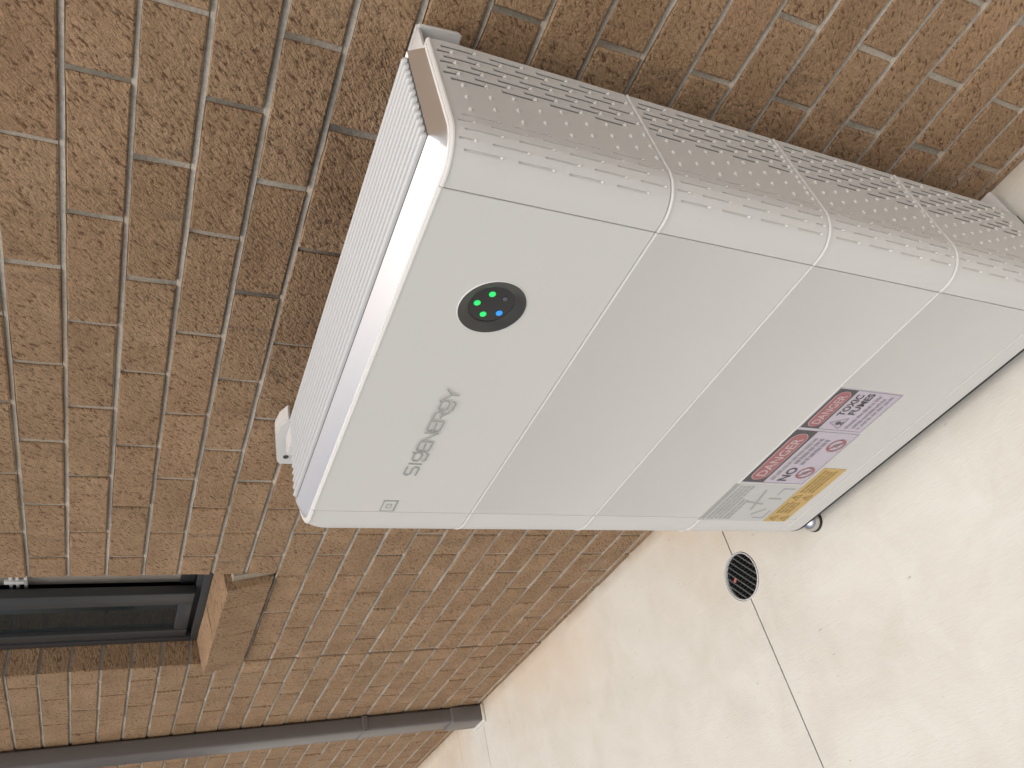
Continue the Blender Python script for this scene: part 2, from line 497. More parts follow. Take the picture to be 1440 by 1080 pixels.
se.rotation_euler = (TILT, 0, 0); se.location = (0, .002, .066)

# window
win = empty('window', (0, 0, OZ0 - ZG), wall)
def wbox(name, x0, x1, y0, y1, z0, z1, mat=M_FRAME, bev=.002):
    return box(name, x0, x1, y0, y1, z0 - OZ0, z1 - OZ0, mat, win, bev)
WY = .082
wbox('frame_rail', OX0 + .002, OX1 - .002, WY, WY + .028, -.470, -.428)
wbox('frame_rail', OX0 + .002, OX1 - .002, WY + .03, WY + .09, -.470, -.414)
wbox('frame_jamb', OX0 + .002, OX0 + .03, WY, WY + .09, -.427, OZ1 - .02)
wbox('frame_jamb', OX1 - .03, OX1 - .002, WY, WY + .09, -.427, OZ1 - .02)
wbox('frame_head', OX0 + .002, OX1 - .002, WY, WY + .09, OZ1 - .02, OZ1)
SX0, SX1 = OX0 + .032, -1.712
wbox('sash_stile', SX0, SX0 + .05, WY + .004, WY + .034, -.413, OZ1 - .022, bev=.004)
wbox('sash_stile', SX1 - .075, SX1, WY + .004, WY + .034, -.413, OZ1 - .022, bev=.004)
wbox('sash_rail', SX0 + .0505, SX1 - .0755, WY + .006, WY + .032, -.413, -.372, bev=.004)
wbox('pane', SX0 + .05, SX1 - .075, WY + .018, WY + .022, -.372, OZ1 - .022, M_GLASS, 0)
wbox('pane', SX1 - .03, OX1 - .03, WY + .060, WY + .064, -.37, OZ1 - .022, M_GLASS2, 0)
wbox('sash_rail', SX1 - .03, OX1 - .031, WY + .05, WY + .075, -.412, -.372, bev=.003)
wbox('window_blind', SX1 - .06, OX1 - .005, .165, .168, -.41, OZ1 - .03, M_BLIND, 0)
for q in ((.050, .058), (.066, .074)):
    wbox('window_latch', -1.735, -1.64, WY + .045, WY + .052, q[0], q[1], M_BRKT, .001)
wbox('window_latch', -1.70, -1.685, WY + .04, WY + .049, .036, .085, M_BRKT, .001)
wbox('window_latch', -1.742, -1.64, WY + .046, WY + .05, .030, .0385, M_BRKT, .001)
wbox('room', OX0 - .5, OX1 + .5, 1.2, 1.22, -1.1, OZ1 + .3, M_ROOM, 0)
wbox('room', OX0 - .5, OX1 + .5, .21, 1.2, -1.12, -1.1, M_ROOM, 0)
wbox('room', OX0 - .5, OX1 + .5, .21, 1.2, OZ1 + .3, OZ1 + .32, M_ROOM, 0)
wbox('room', OX0 - .52, OX0 - .5, .21, 1.2, -1.12, OZ1 + .3, M_ROOM, 0)
wbox('room', OX1 + .5, OX1 + .52, .21, 1.2, -1.12, OZ1 + .3, M_ROOM, 0)

# ------------------------------------------------------------------ downpipe
dp = empty('downpipe', (-2.79, -.04, ZG))
tag(dp, 'charcoal rectangular downpipe running down the brick wall to the paving', 'downpipe')
def dbox(name, x0, x1, y0, y1, z0, z1, mat=M_DOWN, bev=.006):
    bm = bmesh.new(); box_bm(bm, x0 + 2.79, x1 + 2.79, y0 + .04, y1 + .04, z0 - ZG, z1 - ZG, bev, 3)
    return finish(name, bm_mesh(name, bm), mat, dp, smooth=40)
dbox('pipe', -2.845, -2.738, -.066, -.006, -1.60, 1.1, bev=.008)
dbox('pipe_socket', -2.853, -2.730, -.074, -.004, ZG + .001, -1.585, bev=.008)
dbox('pipe_strap', -2.850, -2.733, -.0685, -.004, -1.205, -1.18, bev=.003)
dbox('pipe_strap', -2.850, -2.733, -.0685, -.004, .28, .305, bev=.003)
dbox('mortar_collar', -2.868, -2.716, -.086, -.004, ZG - .004, ZG + .012, M_CONC, .005)

# ------------------------------------------------------------------ floor drain
dr = empty('floor_drain', (DR.x, DR.y, ZG))
tag(dr, 'round floor drain with dark barred grate set in the concrete paving', 'drain')
lathe('drain_rim', [(.065, -.03), (.065, .0008), (.0643, .0014), (.0618, .0014), (.0612, .0), (.0612, -.03)], M_STKG, dr, 48)
lathe('drain_pit', [(.0608, -.006), (.0606, -.016), (0, -.016)], M_PIT, dr, 48)
th = math.atan2(-.106, .081)
for k in range(-3, 4):
    off = k * .0155
    L = math.sqrt(.0605 ** 2 - off ** 2)
    bm = bmesh.new(); box_bm(bm, -L, L, -.0007, .0007, -.013, -.001)
    g = finish('grate_bar', bm_mesh('grate_bar', bm), M_STEEL, dr)
    g.rotation_euler = (0, 0, th); g.location = (-math.sin(th) * off, math.cos(th) * off, 0)
for k in range(-4, 5):
    off = k * .0125
    L = math.sqrt(.0605 ** 2 - off ** 2)
    bm = bmesh.new(); box_bm(bm, -L, L, -.0022, .0022, -.015, -.007)
    g = finish('cross_bar', bm_mesh('cross_bar', bm), M_BLACK, dr)
    g.rotation_euler = (0, 0, th + math.pi / 2); g.location = (math.cos(th) * off, math.sin(th) * off, 0)
bm = bmesh.new(); box_bm(bm, -.007, .007, -.004, .004, -.006, -.0025, .0012)
g = finish('red_scrap', bm_mesh('red_scrap', bm), M_PINK, dr, smooth=40)
g.location = (-.030, .004, 0); g.rotation_euler = (.1, .15, .7)

# ------------------------------------------------------------------ battery cabinet
X0, X1 = -.668, .2195
CL, CR = -.541, .157
YF, YB = -.330, -.100
RR, RL = .050, .095
bat = empty('battery_cabinet', (-.2, -.2, ZG))
tag(bat, 'tall off-white stacked home battery cabinet standing in front of the brick wall', 'battery')
BO = Vector((.2, .2, -ZG))
def place(o):
    o.location = o.location + BO
    return o
def bbox(name, x0, x1, y0, y1, z0, z1, mat, parent=None, bev=.0, seg=2):
    """box given in world coordinates, child of the cabinet or of one of its parts"""
    bm = bmesh.new(); box_bm(bm, x0, x1, y0, y1, z0, z1, bev, seg)
    o = finish(name, bm_mesh(name, bm), mat, parent or bat, smooth=35 if bev else None)
    if parent is None: place(o)
    return o
def prof(s, side):
    """point and outward normal on the plan outline; s runs from the rear edge to the crease"""
    r = RR if side > 0 else RL
    xs, xc = (X1, CR) if side > 0 else (X0, CL)
    flat = (YB - YF) - r
    if s < flat: return Vector((xs, YB - s)), Vector((side, 0))
    a = (s - flat) / r
    if a < math.pi / 2:
        c = Vector((xs - side * r, YF + r)); n = Vector((side * math.cos(a), -math.sin(a)))
        return c + n * r, n
    t = s - flat - r * math.pi / 2
    return Vector((xs - side * r - side * t, YF)), Vector((0, -1))
def prof_len(side):
    r = RR if side > 0 else RL
    xs, xc = (X1, CR) if side > 0 else (X0, CL)
    return (YB - YF) - r + r * math.pi / 2 + abs(xs - xc) - r - .0006
SLOT_P, SLOT_L, SLOT_W, COLP, NCOL = .0675, .0485, .0033, .0130, 17
TAPER, TIN = .045, {1: .0025, -1: .026}
def taper(z, side, nx):
    """the inverter's shell draws in towards its top edge"""
    t = (z - (-.502 - TAPER)) / TAPER
    return TIN[side] * t ** 2.2 * abs(nx) if t > 0 else 0.0
def shell_loop(d, side_pts=((0, .003, .06, .12), 14)):
    """plan outline at the top edge, inset by d"""
    out = []
    for side in (1, -1):
        r = RR if side > 0 else RL
        f = (YB - YF) - r
        ss = [q * f / .13 for q in side_pts[0]] + [f + r * math.pi / 2 * i / 14 for i in range(15)]
        pts = []
        for q in ss:
            p, n = prof(q, side); p = p - n * (d + taper(-.502, side, n.x)); pts.append((p.x, p.y))
        pts[0] = (pts[0][0] - side * .008, pts[0][1] - d * .5); pts[1] = (pts[1][0], pts[1][1] - d * .5 - .004)
        out.append(pts)
    return out[0] + list(reversed(out[1]))
def side_panel(zt, zb, side, parent, top=False):
    L = prof_len(side)
    cols = [.014 + COLP * i for i in range(NCOL)]
    def slots(par):
        out = []
        for k in range(-1, 8):
            a = zt - .016 - k * SLOT_P - (SLOT_P / 2 if par else 0); c = a - SLOT_L
            a = min(a, zt - .009); c = max(c, zb + .006)
            if a - c > .010: out.append((a, c))
        return out
    SL = [slots(0), slots(1)]
    cap = .0034; rampz = .0040
    zs = {zb, zb + .0012, zt - .0052, zt - .0036, zt - .0018, zt}
    if top: zs |= {zt - .045, zt - .036, zt - .028, zt - .021, zt - .0145}
    for par in (0, 1):
        for a, c in SL[par]: zs |= {a, a - cap, c, c + rampz, c + .0016}
    zs = sorted(zs)
    zz = [zs[0]]
    for z in zs[1:]:
        if z - zz[-1] > 1e-5: zz.append(z)
    ss = [0.0, .004]
    hw = lambda i: SLOT_W if i < 7 else (.0030 if i < 12 else .0015)
    for i, c in enumerate(cols): ss += [c - hw(i), c, c + hw(i)]
    r = RR if side > 0 else RL
    a1 = (YB - YF) - r + r * math.pi / 2
    x = ss[-1] + .004
    while x < a1: ss.append(x); x += .005
    ss += [a1, L - .0008, L]
    ss = sorted(ss)
    bm = bmesh.new(); cache = {}
    def off_at(s, z):
        o = 0.0
        if z > zt - .0001: o = -.0014
        elif z > zt - .0020: o = .0009
        elif z > zt - .0037: o = .0013
        if z < zb + .0001: o = -.0009
        if s > L - .0001: o -= .0009
        return o
    def vert(s, z, d=0.0):
        k = (round(s, 6), round(z, 6), round(d, 5))
        if k not in cache:
            p, n = prof(s, side); q = p + n * (off_at(s, z) - d - (taper(z, side, n.x) if top else 0.0))
            cache[k] = bm.verts.new((q.x, q.y, z))
        return cache[k]
    def face(*vs):
        u = []
        for v in vs:
            if v not in u: u.append(v)
        if len(u) >= 3:
            try: bm.faces.new(u)
            except ValueError: pass
    def depth_of(i): return .0030 if i < 7 else (.0034 if i < 12 else .0020)
    for j in range(len(zz) - 1):
        za, zc = zz[j], zz[j + 1]; zm = (za + zc) / 2
        for i in range(len(ss) - 1):
            sa, sb = ss[i], ss[i + 1]; smid = (sa + sb) / 2
            ci = round((smid - .014) / COLP); hit = None
            if 0 <= ci < NCOL and abs(smid - cols[ci]) < hw(ci):
                for a, c in SL[ci % 2]:
                    if c < zm < a: hit = (a, c)
            if hit is None:
                face(vert(sa, za), vert(sb, za), vert(sb, zc), vert(sa, zc)); continue
            D = depth_of(ci)
            a, c = hit
            mid = 7 <= ci < 12
            NB_ = .0023 if ci < 12 else .0012
            D0 = 0.0 if mid else (.0014 if ci < 7 else D)
            def fl(z):      # floor depth; at the foot of every slot a small lip turns outwards
                if z <= c + 1e-6: return 0.0
                if z <= c + .0016: return -NB_ * (z - c) / .0016
                if z < c + rampz: return -NB_ + (NB_ + D0) * (z - c - .0016) / (rampz - .0016)
                return D0
            fa, fc = fl(za), fl(zc)
            openslot = ci < 7 and za > c + rampz - 1e-6
            face(vert(sa, za, fa), vert(sb, za, fa), vert(sb, zc, fc), vert(sa, zc, fc))
            if openslot:
                bm.faces.ensure_lookup_table(); bm.faces[-1].material_index = 1
            edge_s = sa if smid < cols[ci] else sb
            face(vert(edge_s, za), vert(edge_s, zc), vert(edge_s, zc, fc), vert(edge_s, za, fa))
            if abs(zc - a) < 1e-5 and not mid:
                face(vert(sa, zc), vert(sb, zc), vert(sb, zc, fc), vert(sa, zc, fc))
    # returns at the top, bottom, rear and at the crease
    for i in range(len(ss) - 1):
        face(vert(ss[i], zt), vert(ss[i + 1], zt), vert(ss[i + 1], zt, .012), vert(ss[i], zt, .012))
        face(vert(ss[i], zb), vert(ss[i + 1], zb), vert(ss[i + 1], zb, .012), vert(ss[i], zb, .012))
    for j in range(len(zz) - 1):
        face(vert(L, zz[j]), vert(L, zz[j + 1]), vert(L, zz[j + 1], .012), vert(L, zz[j], .012))
        face(vert(0, zz[j]), vert(0, zz[j + 1]), vert(0, zz[j + 1], .02), vert(0, zz[j], .02))
    me = bm_mesh('side_panel', bm); me.materials.append(M_WHITE); me.materials.append(M_SLOT)
    o = finish('side_panel', me, None, parent, smooth=28)
    return o
def front_panel(zt, zb, parent, hole=None):
    x0, x1 = CL + .0006, CR - .0006
    V, F = [], []
    levels = [(zb, .0009, .0004), (zb + .0012, 0, 0), (zt - .0052, 0, 0), (zt - .0036, -.0006, 0), (zt - .0020, -.0004, 0), (zt, .0016, .0004)]
    for z, dy, dx in levels:
        xs = [(x0 + dx, .012), (x0 + dx, dy + .0008), (x0 + dx + .0008, dy), (x1 - dx - .0008, dy), (x1 - dx, dy + .0008), (x1 - dx, .012)]
        for x, d in xs: V.append((x, YF + d, z))
    m = 6
    for j in range(len(levels) - 1):
        for i in range(m - 1):
            if hole and j == 1 and i == 2: continue
            F.append((j * m + i, j * m + i + 1, (j + 1) * m + i + 1, (j + 1) * m + i))
    t = (len(levels) - 1) * m
    F.append(tuple(t + i for i in range(m))); F.append(tuple(reversed(range(m))))
    if hole:
        hx, hz, hr = hole; n = 24
        bl, br, tr, tl = m + 2, m + 3, 2 * m + 3, 2 * m + 2
        k0 = len(V)
        for i in range(2 * n): V.append((hx + hr * math.cos(math.pi * i / n), YF, hz + hr * math.sin(math.pi * i / n)))
        zb1, zt1 = levels[1][0], levels[2][0]
        mt = len(V); V.append((hx, YF, zt1)); mb = len(V); V.append((hx, YF, zb1))
        up, lo = n // 2, n + n // 2
        F.append(tuple([mb, br, tr, mt] + [k0 + i for i in range(up, -1, -1)] + [k0 + i for i in range(2 * n - 1, lo - 1, -1)]))
        F.append(tuple([mt, tl, bl, mb] + [k0 + i for i in range(lo, up - 1, -1)]))
    return finish('front_panel', mesh('front_panel', V, F), M_WHITE, parent, smooth=28)
# rounded outline used by the top cover and the base
def outline(x0, x1, y0, y1, rf, rb, n=10, rl=None):
    rl = rf if rl is None else rl
    pts = []
    for cx, cy, r, a0 in ((x1 - rf, y0 + rf, rf, -90), (x1 - rb, y1 - rb, rb, 0), (x0 + rb, y1 - rb, rb, 90), (x0 + rl, y0 + rl, rl, 180)):
        for i in range(n + 1):
            a = math.radians(a0 + 90 * i / n)
            pts.append((cx + r * math.cos(a), cy + r * math.sin(a)))
    return pts
def loft(name, loops, mat, parent, cap_top=False, cap_bot=False, smooth=35):
    V, F = [], []
    m = len(loops[0][0])
    for pts, z in loops: V += [(x, y, z) for x, y in pts]
    for j in range(len(loops) - 1):
        for i in range(m):
            k = (i + 1) % m
            F.append((j * m + i, j * m + k, (j + 1) * m + k, (j + 1) * m + i))
    if cap_top: F.append(tuple((len(loops) - 1) * m + i for i in range(m)))
    if cap_bot: F.append(tuple(reversed(range(m))))
    o = finish(name, mesh(name, V, F), mat, parent, smooth=smooth)
    if parent is bat: place(o)
    return o
TOPZ = -.502
zcut = [TOPZ, -.801, -1.078, -1.357, -1.644]
mods = []
for i in range(4):
    nm = 'inverter_module' if i == 0 else 'battery_module'
    zt, zb = zcut[i], zcut[i + 1]
    cz = zt - .002 if i else zt - .012
    ci_ = (.013, .03) if i == 0 else (0, 0)
    co = outline(X0 + .0048 + ci_[1], X1 - .0048 - ci_[0], YF + .0135, YB + .002, RR - .009, .01, rl=RL - .009)
    core = loft(nm, [(co, zb + .0005), (co, cz)], M_CORE, bat, cap_top=True, cap_bot=True)
    g = .0005
    front_panel(zt - (g if i else 0), zb + g, core, (-.0125, -.6355, .0484) if i == 0 else None)
    side_panel(zt - (g if i else 0), zb + g, 1, core, i == 0)
    side_panel(zt - (g if i else 0), zb + g, -1, core, i == 0)
    mods.append(core)

# white lip round the top edge
A, B, C = shell_loop(.0034), shell_loop(.0042), shell_loop(.0072)
top_lip = loft('top_lip', [(A, TOPZ - .004), (A, TOPZ + .0005), (B, TOPZ + .0016), (C, TOPZ + .0016), (C, TOPZ - .004)], M_LIP, bat)
# silver sloping cover and ribbed heat sink
FX0, FX1, FY0, FY1, FZ = -.562, .197, -.297, -.116, -.4800
D1 = shell_loop(.0076)
def clamp_loop(x0, x1, y0, y1): return [(min(max(x, x0), x1), min(max(y, y0), y1)) for x, y in D1]
D2 = clamp_loop(FX0 - .002, FX1 + .002, FY0 - .001, FY1 + .003)
D3 = clamp_loop(FX0, FX1, FY0 + .001, FY1 + .001)
def lerp_loop(a, b, t): return [(p[0] + (q[0] - p[0]) * t, p[1] + (q[1] - p[1]) * t) for p, q in zip(a, b)]
DH = FZ - TOPZ - .0002
cover = loft('top_cover', [(D1, TOPZ - .003), (D1, TOPZ + .0002), (lerp_loop(D1, D2, .4), TOPZ + .0002 + DH * .44), (D2, FZ), (D3, FZ - .003)], M_SILVER, bat, cap_top=True, smooth=20)
sink = bbox('heat_sink', FX0 + .004, FX1 - .004, FY0 + .004, FY1 - .002, FZ - .0029, FZ - .0005, M_SINK)
NF = 12; FP = (FY1 - FY0) / NF
def fin_mesh(x0, x1):
    V, F = [], []
    pr = [(-FP * .27, -.0004), (-FP * .26, .0034), (-FP * .16, .0057), (0, .0064), (FP * .16, .0057), (FP * .26, .0034), (FP * .27, -.0004)]
    xs = [(x0, .15), (x0 + .0015, .75), (x0 + .004, 1), (x1 - .004, 1), (x1 - .0015, .75), (x1, .15)]
    for x, s in xs:
        for y, z in pr: V.append((x, y * (.6 + .4 * s), z * s))
    m = len(pr)
    for j in range(len(xs) - 1):
        for i in range(m - 1): F.append((j * m + i, (j + 1) * m + i, (j + 1) * m + i + 1, j * m + i + 1))
    F.append(tuple(range(m))); F.append(tuple((len(xs) - 1) * m + i for i in reversed(range(m))))
    return mesh('fin', V, F)
fm = fin_mesh(FX0 + .004, FX1 - .002); fm.materials.append(M_FIN)
for i in range(NF):
    o = finish('fin', fm, None, sink, loc=(0, FY0 + FP * (i + .5), FZ))
fm.shade_smooth(); fm.set_sharp_from_angle(angle=math.radians(50))

# base
P1 = outline(X0 + .004, X1 - .004, YF + .001, YB, RR - .003, .016, rl=RL - .003)
P2 = outline(X0 + .001, X1 - .001, YF, YB, RR, .016, rl=RL)
P3 = outline(X0 + .006, X1 - .006, YF + .006, YB - .004, RR - .005, .012, rl=RL - .005)
base = loft('base_plinth', [(P1, -1.6448), (P2, -1.6465), (P2, -1.690), (P3, -1.690), (P3, -1.66)], M_WHITE, bat, cap_top=False, smooth=25)
shadow_strip = loft('base_shadow_strip', [(P2, -1.6903), (P2, -1.6975), (P3, -1.6975)], M_RUBBER_SHADOW, bat, smooth=25)  # dark strip added below the plinth to stand for the shadow gap
floor_plate = bbox('base_plate', X0 + .03, X1 - .03, YF + .03, YB - .01, -1.685, -1.66, M_CORE, base)
flange = bbox('anchor_flange', .10, .214, -.105, -.030, -1.701, -1.694, M_BRKT, None, .003)
for fx in (-.578, .16):
    for fy in (-.312, -.13):
        f = empty('levelling_foot', (fx, fy, ZG)); f.parent = bat; place(f)
        lathe('foot_pad', [(0, 0), (.0262, 0), (.0268, .002), (.0262, .006), (.016, .0085), (0, .0085)], M_RUBBER_SHADOW, f, 32)
        lathe('foot_cup', [(.0245, .006), (.0250, .010), (.0235, .018), (.0185, .0265), (.0110, .0315), (.0105, .036), (.0062, .037), (.0062, .060), (0, .060)], M_CHROME, f, 32)
# wall brackets
wb = empty('wall_bracket', (0, 0, 0)); wb.parent = bat; place(wb)
def plate_xz(name, pts, y0, y1, mat, parent, bev=.0015):
    bm = bmesh.new()
    a = [bm.verts.new((x, y0, z)) for x, z in pts]; b = [bm.verts.new((x, y1, z)) for x, z in pts]
    bm.faces.new(a); bm.faces.new(list(reversed(b)))
    n = len(pts)
    fe = []
    for i in range(n):
        j = (i + 1) % n; bm.faces.new((a[i], b[i], b[j], a[j]))
    bm.verts.index_update()
    es = [e for e in bm.edges if abs(e.verts[0].co.y - e.verts[1].co.y) < 1e-6 and abs(e.verts[0].co.y - y0) < 1e-6]
    bmesh.ops.bevel(bm, geom=es, offset=bev, segments=2, affect='EDGES')
    return finish(name, bm_mesh(name, bm), mat, parent, smooth=35)
plate_xz('bracket_plate', [(.150, -.500), (.206, -.500), (.210, -.503), (.2135, -.556), (.211, -.5615), (.150, -.566)], -.053, -.048, M_BRKT, wb)
bbox('bracket_arm', .150, .2065, -.0995, -.0535, -.505, -.5005, M_BRKT, wb, .001)
bbox('bracket_arm', .150, .19, -.047, -.004, -.545, -.510, M_BRKT, wb, .002)
wb2 = empty('wall_bracket', (0, 0, 0)); wb2.parent = bat; place(wb2)
plate_xz('bracket_plate', [(-.800, -.528), (-.800, -.499), (-.792, -.493), (-.700, -.474), (-.665, -.478), (-.640, -.490), (-.640, -.528)], -.055, -.050, M_BRKT, wb2)
plate_xz('bracket_top', [(-.800, -.4985), (-.792, -.4925), (-.700, -.4735), (-.665, -.4775), (-.640, -.4895), (-.640, -.493), (-.70, -.478), (-.792, -.496)], -.0495, -.018, M_BRKT, wb2, .001)
bbox('bracket_arm', -.70, -.64, -.10, -.0555, -.525, -.495, M_BRKT, wb2, .002)
lathe('bracket_screw', [(.006, 0), (.0055, .002), (.003, .003), (0, .003)], M_RING, wb2, 16, 'Y', (-.772, -.055, -.508))

# ---- things fixed to the front
PY = YF - .0003
def flat_poly(name, pts, y, mat, parent, thick=.0003):
    """thin sheet on the front, pts in (x, z)"""
    bm = bmesh.new()
    a = [bm.verts.new((x, y, z)) for x, z in pts]; b = [bm.verts.new((x, y + thick, z)) for x, z in pts]
    bm.faces.new(a); n = len(pts)
    for i in range(n):
        j = (i + 1) % n; bm.faces.new((a[i], b[i], b[j], a[j]))
    bmesh.ops.triangulate(bm, faces=[f for f in bm.faces if len(f.verts) > 4])
    return finish(name, bm_mesh(name, bm), mat, parent)
def rect(x0, x1, z0, z1): return [(x0, z0), (x1, z0), (x1, z1), (x0, z1)]
def rrect(x0, x1, z0, z1, r, n=4):
    return [(x, z) for x, z in outline(x0, x1, z0, z1, r, r, n)]
def ell(cx, cz, rx, rz, n=28): return [(cx + rx * math.cos(2 * math.pi * i / n), cz + rz * math.sin(2 * math.pi * i / n)) for i in range(n)]
def ribbons(name, lines, t, y, mat, parent, step=.00004):
    """flat strokes; each stroke sits a hair in front of the last so that none share a plane"""
    bm = bmesh.new(); k = 0
    for pl in lines:
        for (xa, za), (xb, zb) in zip(pl[:-1], pl[1:]):
            d = Vector((xb - xa, zb - za)); L = d.length
            if L < 1e-7: continue
            d /= L; n = Vector((-d.y, d.x)) * t / 2; e = d * t * .45
            yy = y - k * step; k += 1
            q = [(xa - e.x + n.x, za - e.y + n.y), (xb + e.x + n.x, zb + e.y + n.y), (xb + e.x - n.x, zb + e.y - n.y), (xa - e.x - n.x, za - e.y - n.y)]
            bm.faces.new([bm.verts.new((x, yy, z)) for x, z in q])
    return finish(name, bm_mesh(name, bm), mat, parent)
def text(name, body, x, z, w, h, y, mat, parent, bold=0.0):
    """lettering stretched to the box w x h with its lower left corner at x, z"""
    cu = bpy.data.curves.new(name, 'FONT'); cu.body = body; cu.fill_mode = 'FRONT'; cu.offset = bold; cu.resolution_u = 3
    o = bpy.data.objects.new(name, cu); COL.objects.link(o)
    bpy.context.view_layer.update()
    me = bpy.data.meshes.new_from_object(o.evaluated_get(bpy.context.evaluated_depsgraph_get()))
    bpy.data.objects.remove(o); bpy.data.curves.remove(cu)
    xs = [v.co.x for v in me.vertices]; ys = [v.co.y for v in me.vertices]
    sx = w / (max(xs) - min(xs)); sy = h / (max(ys) - min(ys)); mx, my = min(xs), min(ys)
    for v in me.vertices: v.co = (x + (v.co.x - mx) * sx, y, z + (v.co.y - my) * sy)
    me.materials.clear()
    return finish(name, me, mat, parent)
def root(name):
    e = empty(name); e.parent = bat; place(e); return e

# status display
disp = root('status_display')
DC = (-.0125, YF, -.6355)
lathe('bezel', [(.0478, -.004), (.0478, .0006), (.0470, .0012), (.0440, .0006), (.0330, -.0052), (.0325, -.0066)], M_RING, disp, 56, 'Y', DC)
lathe('display_edge', [(.0492, -.001), (.0492, .0004), (.0480, .0010), (.0477, .0004)], M_LIP, disp, 56, 'Y', DC)
lathe('lens', [(.0330, -.0064), (.028, -.0060), (0, -.0056)], M_BLACK, disp, 48, 'Y', DC)
for dx, dz, m in ((-.007, -.611, M_GREEN), (.012, -.626, M_GREEN), (.007, -.647, M_OFF), (-.020, -.649, M_BLUE), (-.026, -.627, M_GREEN)):
    X = dx - .0055; Z = dz - .0035
    r = .0047 if m is not M_OFF else .0036
    lathe('led', [(r, -.0064), (r, -.0050), (r * .7, -.0040), (0, -.0036)], m, disp, 20, 'Y', (X, YF, Z))
# brand lettering, drawn letter by letter
def brand():
    x = -.4185; zb_, H, T = -.6525, .0215, .0030
    W = .0240; gap = .0040
    S = lambda pts, w: [(x + px * w, zb_ + pz * H) for px, pz in pts]
    L = []
    for ch in 'SIGENERGY':
        if ch == 'I': w = .003; L.append(S([(.5, 0), (.5, 1)], w))
        else:
            w = W
            if ch == 'S': L.append(S([(1, 1), (.15, 1), (0, .85), (0, .65), (.15, .5), (.85, .5), (1, .35), (1, .15), (.85, 0), (0, 0)], w))
            if ch == 'G':
                L.append(S([(1, 1.12), (.85, .95), (.2, .95), (0, .75), (0, .5), (.2, .32), (.8, .32), (1, .5), (1, .75), (.85, .95)], w))
                L.append(S([(0, .05), (.15, -.12), (.85, -.12), (1, .08)], w))
            if ch == 'E':
                L.append(S([(1, 1), (.2, 1), (0, .8), (0, .2), (.2, 0), (1, 0)], w)); L.append(S([(.05, .5), (.95, .5)], w))
            if ch == 'N': L.append(S([(0, 0), (0, 1), (1, 0), (1, 1)], w))
            if ch == 'R':
                L.append(S([(0, 0), (0, 1), (.8, 1), (1, .85), (1, .6), (.8, .45), (.35, .45)], w)); L.append(S([(.55, .45), (1, 0)], w))
            if ch == 'Y': L.append(S([(0, 1), (.5, .5), (1, 1)], w)); L.append(S([(.5, .5), (.5, 0)], w))
        x += w + gap + (.004 if ch in 'IS' else 0)
    k = (.2335) / (x - gap + .4185)
    return [[(-.4185 + (a + .4185) * k, b) for a, b in l] for l in L]
lt = ribbons('brand_lettering', brand(), .0028, PY - .0008, M_GREYINK, bat); place(lt)
em = root('corner_emblem')
ribbons('emblem_outline', [[(-.537, -.646), (-.537, -.622), (-.503, -.622), (-.503, -.646), (-.537, -.646)]], .0022, PY, M_INKG, em)
ribbons('emblem_mark_and_shade', [[(-.503, -.6215), (-.503, -.6465)], [(-.536, -.6465), (-.503, -.6465)]], .0032, PY - .0003, M_GREYINK, em)  # darker right and bottom strokes paint the recessed icon's shadow
ribbons('emblem_mark_and_shade', [[(-.526, -.640), (-.526, -.630), (-.514, -.630), (-.514, -.638), (-.521, -.638)]], .0018, PY - .0003, M_INKG, em)

# stickers
def small_words(lines, x0, x1, seed):
    """rows of short strokes standing in for print too small to read: (z, height)"""
    rr = random.Random(seed); out = []
    for z, h in lines:
        x = x0 + rr.uniform(0, .004)
        while x < x1 - .006:
            wl = rr.uniform(.006, .017); out.append((x, min(x + wl, x1), z, h)); x += wl + rr.uniform(.0022, .004)
    return out
def word_bars(name, bars, y, mat, parent):
    bm = bmesh.new(); rr = random.Random(len(bars))
    for xa, xb, z, h in bars:
        x = xa                                   # letters as narrow ticks
        while x < xb:
            lw = rr.uniform(.0011, .0019); hh = h * rr.uniform(.7, 1)
            bm.faces.new([bm.verts.new(p) for p in ((x, y, z), (x + lw, y, z), (x + lw, y, z + hh), (x, y, z + hh))]); x += lw + .0009
    return finish(name, bm_mesh(name, bm), mat, parent)
def danger(x0, x1, zt, zb, head, lab):
    s = root('warning_sticker'); s['label'] = lab
    flat_poly('sheet', rrect(x0, x1, zb, zt, .003), PY, M_STK, s)
    w = x1 - x0; m = .003
    flat_poly('header', rect(x0 + m, x1 - m, zt - head, zt - .0025), PY - .0003, M_INKB, s)
    cx, cz = (x0 + x1) / 2, zt - head / 2 - .001
    flat_poly('red_oval', rrect(x0 + .07 * w, x1 - .07 * w, cz - head * .36, cz + head * .36, head * .35, 8), PY - .0010, M_WINK, s)
    flat_poly('red_oval', rrect(x0 + .078 * w, x1 - .078 * w, cz - head * .33, cz + head * .33, head * .32, 8), PY - .0014, M_INKR, s)
    text('danger_lettering', 'DANGER', x0 + .15 * w, cz - head * .20, w * .70, head * .40, PY - .0018, M_WINK, s, .012)
    ribbons('sheet_border', [[(x0 + m, zt - head), (x0 + m, zb + m), (x1 - m, zb + m), (x1 - m, zt - head)]], .0014, PY - .0004, M_INKM, s)
    return s
s1 = danger(-.2065, -.0825, -1.362, -1.532, .050, 'danger sticker warning of toxic fumes')
text('toxic_lettering', 'TOXIC', -.160, -1.4385, .064, .0185, PY - .0005, M_INKB, s1, .03)
text('fumes_lettering', 'FUMES', -.154, -1.4630, .064, .0185, PY - .0005, M_INKB, s1, .03)
ribbons('hazard_symbol', [[(-.198, -1.461), (-.182, -1.424), (-.166, -1.461), (-.198, -1.461)]], .0022, PY - .0005, M_INKM, s1)
flat_poly('hazard_symbol', ell(-.182, -1.447, .0055, .007, 14), PY - .0005, M_INKB, s1)
